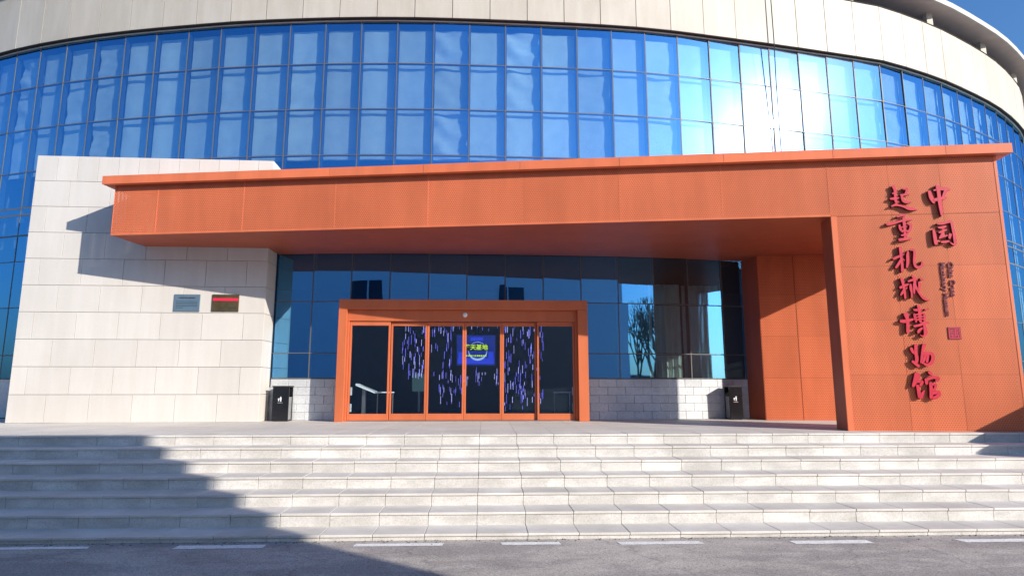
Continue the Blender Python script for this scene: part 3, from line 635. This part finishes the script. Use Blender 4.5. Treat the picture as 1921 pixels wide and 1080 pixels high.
# ------------------------------------------------------------------ sliding entrance doors
door = empty('entrance_doors', 'orange red framed automatic glass doors with six leaves', 'door', (-0.5, 13.95, 0))
def dbox(name, mat, x0, x1, y0, y1, z0, z1, parent=None, bv=.004):
    b = MB(); b.box(x0+.5, x1+.5, y0-13.95, y1-13.95, z0, z1); o = b.obj(name, mat, parent or door)
    if bv: bevel(o, bv)
    return o
dbox('frame_jamb', 'redframe', -3.30, -3.115, 13.95, 14.46, .002, 2.47)
dbox('frame_jamb', 'redframe', 2.06, 2.285, 13.95, 14.50, .002, 2.47)
dbox('frame_header', 'redframe', -3.30, 2.285, 13.95, 14.46, 2.472, 2.69)
dbox('header_board', 'redframe', -3.113, 2.058, 14.06, 14.40, 2.215, 2.47)
dbox('inner_jamb', 'redframe', -3.113, -3.072, 14.06, 14.40, .002, 2.213)
dbox('inner_jamb', 'redframe', 2.002, 2.058, 14.06, 14.40, .002, 2.213)
dbox('threshold', 'steel', -3.07, 2.0, 14.08, 14.36, .002, .02)
lx = [-3.07, -2.16, -1.34, -.5, .35, 1.14, 2.0]
for k, (a, c) in enumerate(zip(lx, lx[1:])):
    yy = 14.10 if k in (0, 5) else (14.16 if k in (1, 4) else 14.16); a += .003; c -= .003; s = .042; t = 2.212 if k in (0, 5) else 2.20
    lf = MB(); f = lambda *q: lf.box(q[0]+.5, q[1]+.5, yy-13.95, yy+.045-13.95, q[2], q[3])
    f(a, a+s, .022, t); f(c-s, c, .022, t); f(a+s, c-s, .022, .165); f(a+s, c-s, 2.115, t)
    lo = bevel(lf.obj('door_leaf', 'redframe', door), .004)
    g = MB(); g.box(a+s+.5-.004, c-s+.5+.004, yy+.018-13.95, yy+.026-13.95, .16, 2.12, mis=[1, 1, 0, 1, 1, 1]); g.obj('glass', ['doorglass', 'clear'], lo)
# dome camera on the header
dc = empty('security_camera', 'small white dome camera on the door header', 'camera', (-0.49, 14.06, 2.36))
b = MB(); b.tube((0, 0, 0), (0, -.03, 0), .055, .05, 16); b.obj('base', 'white', dc)
b = MB()
for i in range(4):
    a0_, a1_ = i*math.pi/8, (i+1)*math.pi/8
    b.tube((0, -.03-.04*math.sin(a0_), 0), (0, -.03-.04*math.sin(a1_), 0), .042*math.cos(a0_), max(.042*math.cos(a1_), .003), 14, cap=False)
b.obj('dome', 'white', dc)

# ------------------------------------------------------------------ litter bins
def bin_(x, y, w, label, rz=0):
    t = empty('litter_bin', label, 'bin', (x, y, 0), rz, 'litter bins beside the entrance')
    h, d = .775, .30
    def bb(name, mat, *a, bv=.004): q = MB(); q.box(*a); return bevel(q.obj(name, mat, t), bv)
    bb('front_panel', 'black', 0, w, 0, .025, .012, h-.03); bb('back_panel', 'black', 0, w, d-.025, d, .012, h-.03)
    bb('lid', 'blackmat', -.012, w+.012, -.012, d+.012, h-.028, h)
    bb('side_panel', 'steel', .012, .022, .027, d-.027, .03, .53); bb('side_panel', 'steel', w-.022, w-.012, .027, d-.027, .03, .53)
    bb('liner', 'blackmat', .03, w-.03, .04, d-.04, .03, .50); bb('base', 'blackmat', .015, w-.015, .027, d-.027, 0, .028)
    q = MB(); cx, y0, y1 = w*.5, -.003, -.001
    q.box(cx-.055, cx-.03, y0, y1, .47, .50); q.box(cx-.05, cx-.035, y0, y1, .44, .468); q.box(cx-.005, cx+.012, y0, y1, .52, .54)
    q.box(cx-.01, cx+.02, y0, y1, .47, .517); q.box(cx-.008, cx+.002, y0, y1, .43, .468); q.box(cx+.008, cx+.018, y0, y1, .43, .468); q.box(cx-.03, cx-.011, y0, y1, .49, .50)
    q.obj('icon', 'white', t)
    q = MB(); q.box(cx-.06, cx+.05, y0, y1, .395, .412); q.obj('caption', 'steel', t)
bin_(-4.73, 14.20, .36, 'black litter bin at the foot of the white wall, left of the doors')
bin_(5.66, 14.50, .31, 'black litter bin by the red back wall, right of the doors')

# ------------------------------------------------------------------ seen through the doors: screen, light strips, stand
M['scr'] = emit('screen_navy', (0.01, 0.03, 0.30), 0.6); M['scrblue'] = emit('screen_blue', (0.03, 0.06, 0.75), 0.7)
M['scrgreen'] = emit('screen_green', (0.55, 0.80, 0.06), 0.9); M['scrwhite'] = emit('screen_pale', (0.45, 0.6, 1.0), 0.7)
M['led'] = emit('violet_led', (0.20, 0.17, 0.95), 1.1); M['led2'] = emit('pale_led', (0.50, 0.47, 1.0), 1.3)
scn = empty('led_screen', 'glowing blue screen with green characters hanging behind the glass doors', 'screen', (-0.30, 18.0, 1.36))
def sbox(name, mat, *a): q = MB(); q.box(*a); return q.obj(name, mat, scn)
sbox('panel', 'scr', -.55, .55, 0, .05, 0, .86); sbox('casing', 'blackmat', -.57, .57, .052, .09, -.02, .88)
sbox('blue_band', 'scrblue', -.52, .52, -.004, -.001, .04, .20); sbox('blue_band', 'scrblue', .36, .50, -.006, -.0045, .04, .38); sbox('blue_band', 'scrblue', -.50, -.36, -.006, -.0045, .04, .38); sbox('blue_band', 'scrblue', -.16, .20, -.004, -.001, .70, .80)
q = MB(); n = 40
for i in range(n):
    a0_, a1_ = 2*math.pi*i/n, 2*math.pi*(i+1)/n; r0_ = .27; w0, w1 = (.012+.05*max(0, -math.sin(a)) for a in (a0_, a1_))
    q.poly([(.05+r0_*math.cos(a0_), -.008, .40+r0_*math.sin(a0_)), (.05+(r0_-w0)*math.cos(a0_), -.008, .40+(r0_-w0)*math.sin(a0_)), (.05+(r0_-w1)*math.cos(a1_), -.008, .40+(r0_-w1)*math.sin(a1_)), (.05+r0_*math.cos(a1_), -.008, .40+r0_*math.sin(a1_))])
q.obj('ring', 'scrwhite', scn)
sbox('dark_band', 'blackmat', -.36, .36, -.012, -.009, .42, .60)
def stext(body, x0, x1, z, mat, size):
    me = text_mesh(body, size, .001, 'caption', .004); vv = [v.co.copy() for v in me.vertices]; wd = max([v.x for v in vv] or [1])
    for v, c in zip(me.vertices, vv): v.co = (x0+c.x*(x1-x0)/wd, -.015-c.z, z+c.y)
    me.materials.append(M[mat]); add('caption', me, scn)
stext('擎天基地', -.34, .34, .455, 'scrgreen', .165)
q = MB(); rr = random.Random(3)
for k in range(10): x = -.28+.06*k; q.box(x, x+rr.uniform(.03, .05), -.012, -.010, .25+rr.uniform(-.01, .01), .29)
q.obj('small_text', 'scrgreen', scn)

lc = empty('light_curtain', 'curtain of thin violet light strips hanging in the dark hall', 'lights', (-0.2, 17.0, 0))
rr = random.Random(11); cnt = 0
for k in range(1400):
    x = rr.uniform(-2.3, 1.9); z = rr.uniform(.1, 2.4); h = rr.uniform(.07, .26); y = rr.uniform(-.25, .35)
    if -.9 < x < .36 and (1.28 < z+h and z < 2.26): continue
    if -.62 < x < .42 and z < .75: continue
    if x < -1.35 and z < .95: continue
    if x > 1.2 and (z < .2 or x > 1.55): continue
    if cnt >= 298: break
    q = MB(); w = rr.choice([.003, .004, .005]); q.box(x-w+.2, x+w+.2, y-.006, y+.006, z, z+h); q.obj('light_strip', rr.choice(['led', 'led', 'led2']), lc); cnt += 1
q = MB(); q.box(-2.3, 2.25, -.3, .4, 2.75, 2.79); q.obj('ceiling_rail', 'blackmat', lc)

ip = empty('info_panel', 'pale lit panel standing in the dark hall behind the second door leaf', 'panel', (-1.95, 18.4, 0))
M['teal'] = emit('pale_teal_panel', (0.25, 0.5, 0.5), 0.12)
q = MB(); q.box(-.2, .2, 0, .04, .62, 1.12); q.obj('face', 'teal', ip); q = MB(); q.box(-.03, .03, .041, .08, .003, .9); q.obj('post', 'steel', ip); q = MB(); q.box(-.2, .2, -.1, .2, .003, .03); q.obj('foot', 'blackmat', ip)
st = empty('display_stand', 'white slanted display board on a stand just inside the leftmost door', 'stand', (-2.85, 15.3, 0))
q = MB(); q.hexa([(-.25, -.2, .78), (.20, -.2, .60), (.20, .25, .60), (-.25, .25, .78), (-.25, -.2, .83), (.20, -.2, .64), (.20, .25, .64), (-.25, .25, .83)]); q.obj('board', 'white', st)
q = MB(); q.box(-.12, -.04, -.05, .05, 0.003, .74); q.obj('post', 'steel', st); q = MB(); q.box(-.2, .06, -.15, .15, .003, .02); q.obj('foot', 'steel', st)
for x0, x1, lab in ((-2.62, -2.2, 'white rail low behind the leftmost glass door'), (1.62, 2.05, 'white rail low behind the rightmost glass door')):
    hr = empty('handrail', lab, 'rail', (x0, 15.2, 0))
    q = MB(); q.tube((0, 0, .62), (x1-x0, 0, .62), .018, .018, 8); q.obj('bar', 'white', hr)
    for x in (.03, x1-x0-.03): q = MB(); q.tube((x, 0, .003), (x, 0, .6), .012, .012, 6); q.obj('post', 'steel', hr)

# cable down the facade
q = MB(); cy = 15.255-.26
for a, c in (((7.56, cy, 11.46), (7.57, cy, 9.8)), ((7.57, cy, 9.8), (7.58, cy+.06, 8.7)), ((7.58, cy+.06, 8.7), (7.62, cy+.13, 7.0)), ((7.62, cy+.13, 7.0), (7.64, cy+.16, 5.06))):
    q.tube(a, c, .013, .013, 6, cap=False)
tag(q.obj('cable', 'blackmat'), 'thin black cable running down the cladding and glass above the portal', 'cable')

# ------------------------------------------------------------------ around and behind the viewpoint: these throw the shadows and fill the mirror glass
pw = empty('parapet_wall', 'low stone parapet at the right end of the steps, known by its shadow', 'wall', (10.2, 10.2, ROAD_Z))
q = MB(); q.box(0, .35, -2.3, 2.3, 0, .93-ROAD_Z); q.obj('wall_body', 'riser', pw); q = MB(); q.box(-.02, .37, -2.32, 2.32, .931-ROAD_Z, .965-ROAD_Z); q.obj('coping', 'tread', pw)

BX, BY, BH = 10.6, -2.7, 8.2
ob = empty('office_building', 'white rendered building with rows of windows, mirrored in the entrance glass', 'building', (BX, BY, ROAD_Z))
def obox(name, mat, x0, x1, y0, y1, z0, z1, par=None): q = MB(); q.box(x0-BX, x1-BX, y0-BY, y1-BY, z0-ROAD_Z, z1-ROAD_Z); return q.obj(name, mat, par or ob)
obox('wall', 'plaster', -45, BX, BY-12, BY, ROAD_Z, BH-.5); obox('roof_parapet', 'plaster', -45.05, BX+.02, BY-12.05, BY+.02, BH-.498, BH)
M['officeglass'] = plain('office_window_glass', (0.02, 0.03, 0.045), 0.08)
for k in range(10):
    xc = 2.2 + 9.9*(k-8)
    if xc > BX-1: continue
    for z0, z1 in ((4.7, 6.0),):
        w = obox('window', 'officeglass', xc-.8, xc+.8, BY+.001, BY+.02, z0, z1)
        for xx in (xc-.82, xc-.03, xc+.76): obox('window_frame', 'white', xx, xx+.06, BY+.021, BY+.05, z0, z1, w)
        obox('window_sill', 'plaster', xc-.95, xc+.95, BY+.001, BY+.09, z0-.1, z0-.001, w)

def bare_tree(x, y, h, label, seed):
    t = empty('bare_tree', label, 'tree', (x, y, ROAD_Z-.01), 0, 'bare trees mirrored in the glass'); rr = random.Random(seed); tr, br = MB(), MB()
    def grow(p, d, l, r, lev):
        if lev > 5 or r < .004: return
        q = p + d*l; (tr if lev < 2 else br).tube(p, q, r, r*.72, 6 if lev < 3 else 4, cap=False)
        for k in range(3 if lev < 4 else 2):
            nd = (d + Vector((rr.uniform(-1, 1), rr.uniform(-1, 1), rr.uniform(.15, .9)))*(.42+.05*lev)).normalized(); grow(q, nd, l*rr.uniform(.68, .86), r*.64, lev+1)
    grow(Vector((0, 0, 0)), Vector((.02, 0, 1)), h*.24, h*.018, 0)
    tr.obj('trunk', 'bark', t); br.obj('crown', 'bark', t)
bare_tree(15.8, -10.5, 9.0, 'bare leafless tree past the corner of the white building, seen as a reflection', 4)
bare_tree(13.6, -8.6, 7.5, 'bare tree nearest the corner of the white building, seen as a reflection', 12)
bare_tree(18.6, -14.0, 8.0, 'second bare tree farther from the white building, seen as a reflection', 9)
bw = empty('boundary_wall', 'low dark wall with pale coping behind the bare trees, seen as a reflection', 'wall', (26, -17, ROAD_Z))
q = MB(); q.box(-14.5, 14.5, -.12, .12, 0, 2.6); q.obj('wall_body', 'boundary', bw); q = MB(); q.box(-14.6, 14.6, -.18, .18, 2.601, 2.70); q.obj('coping', 'white', bw)
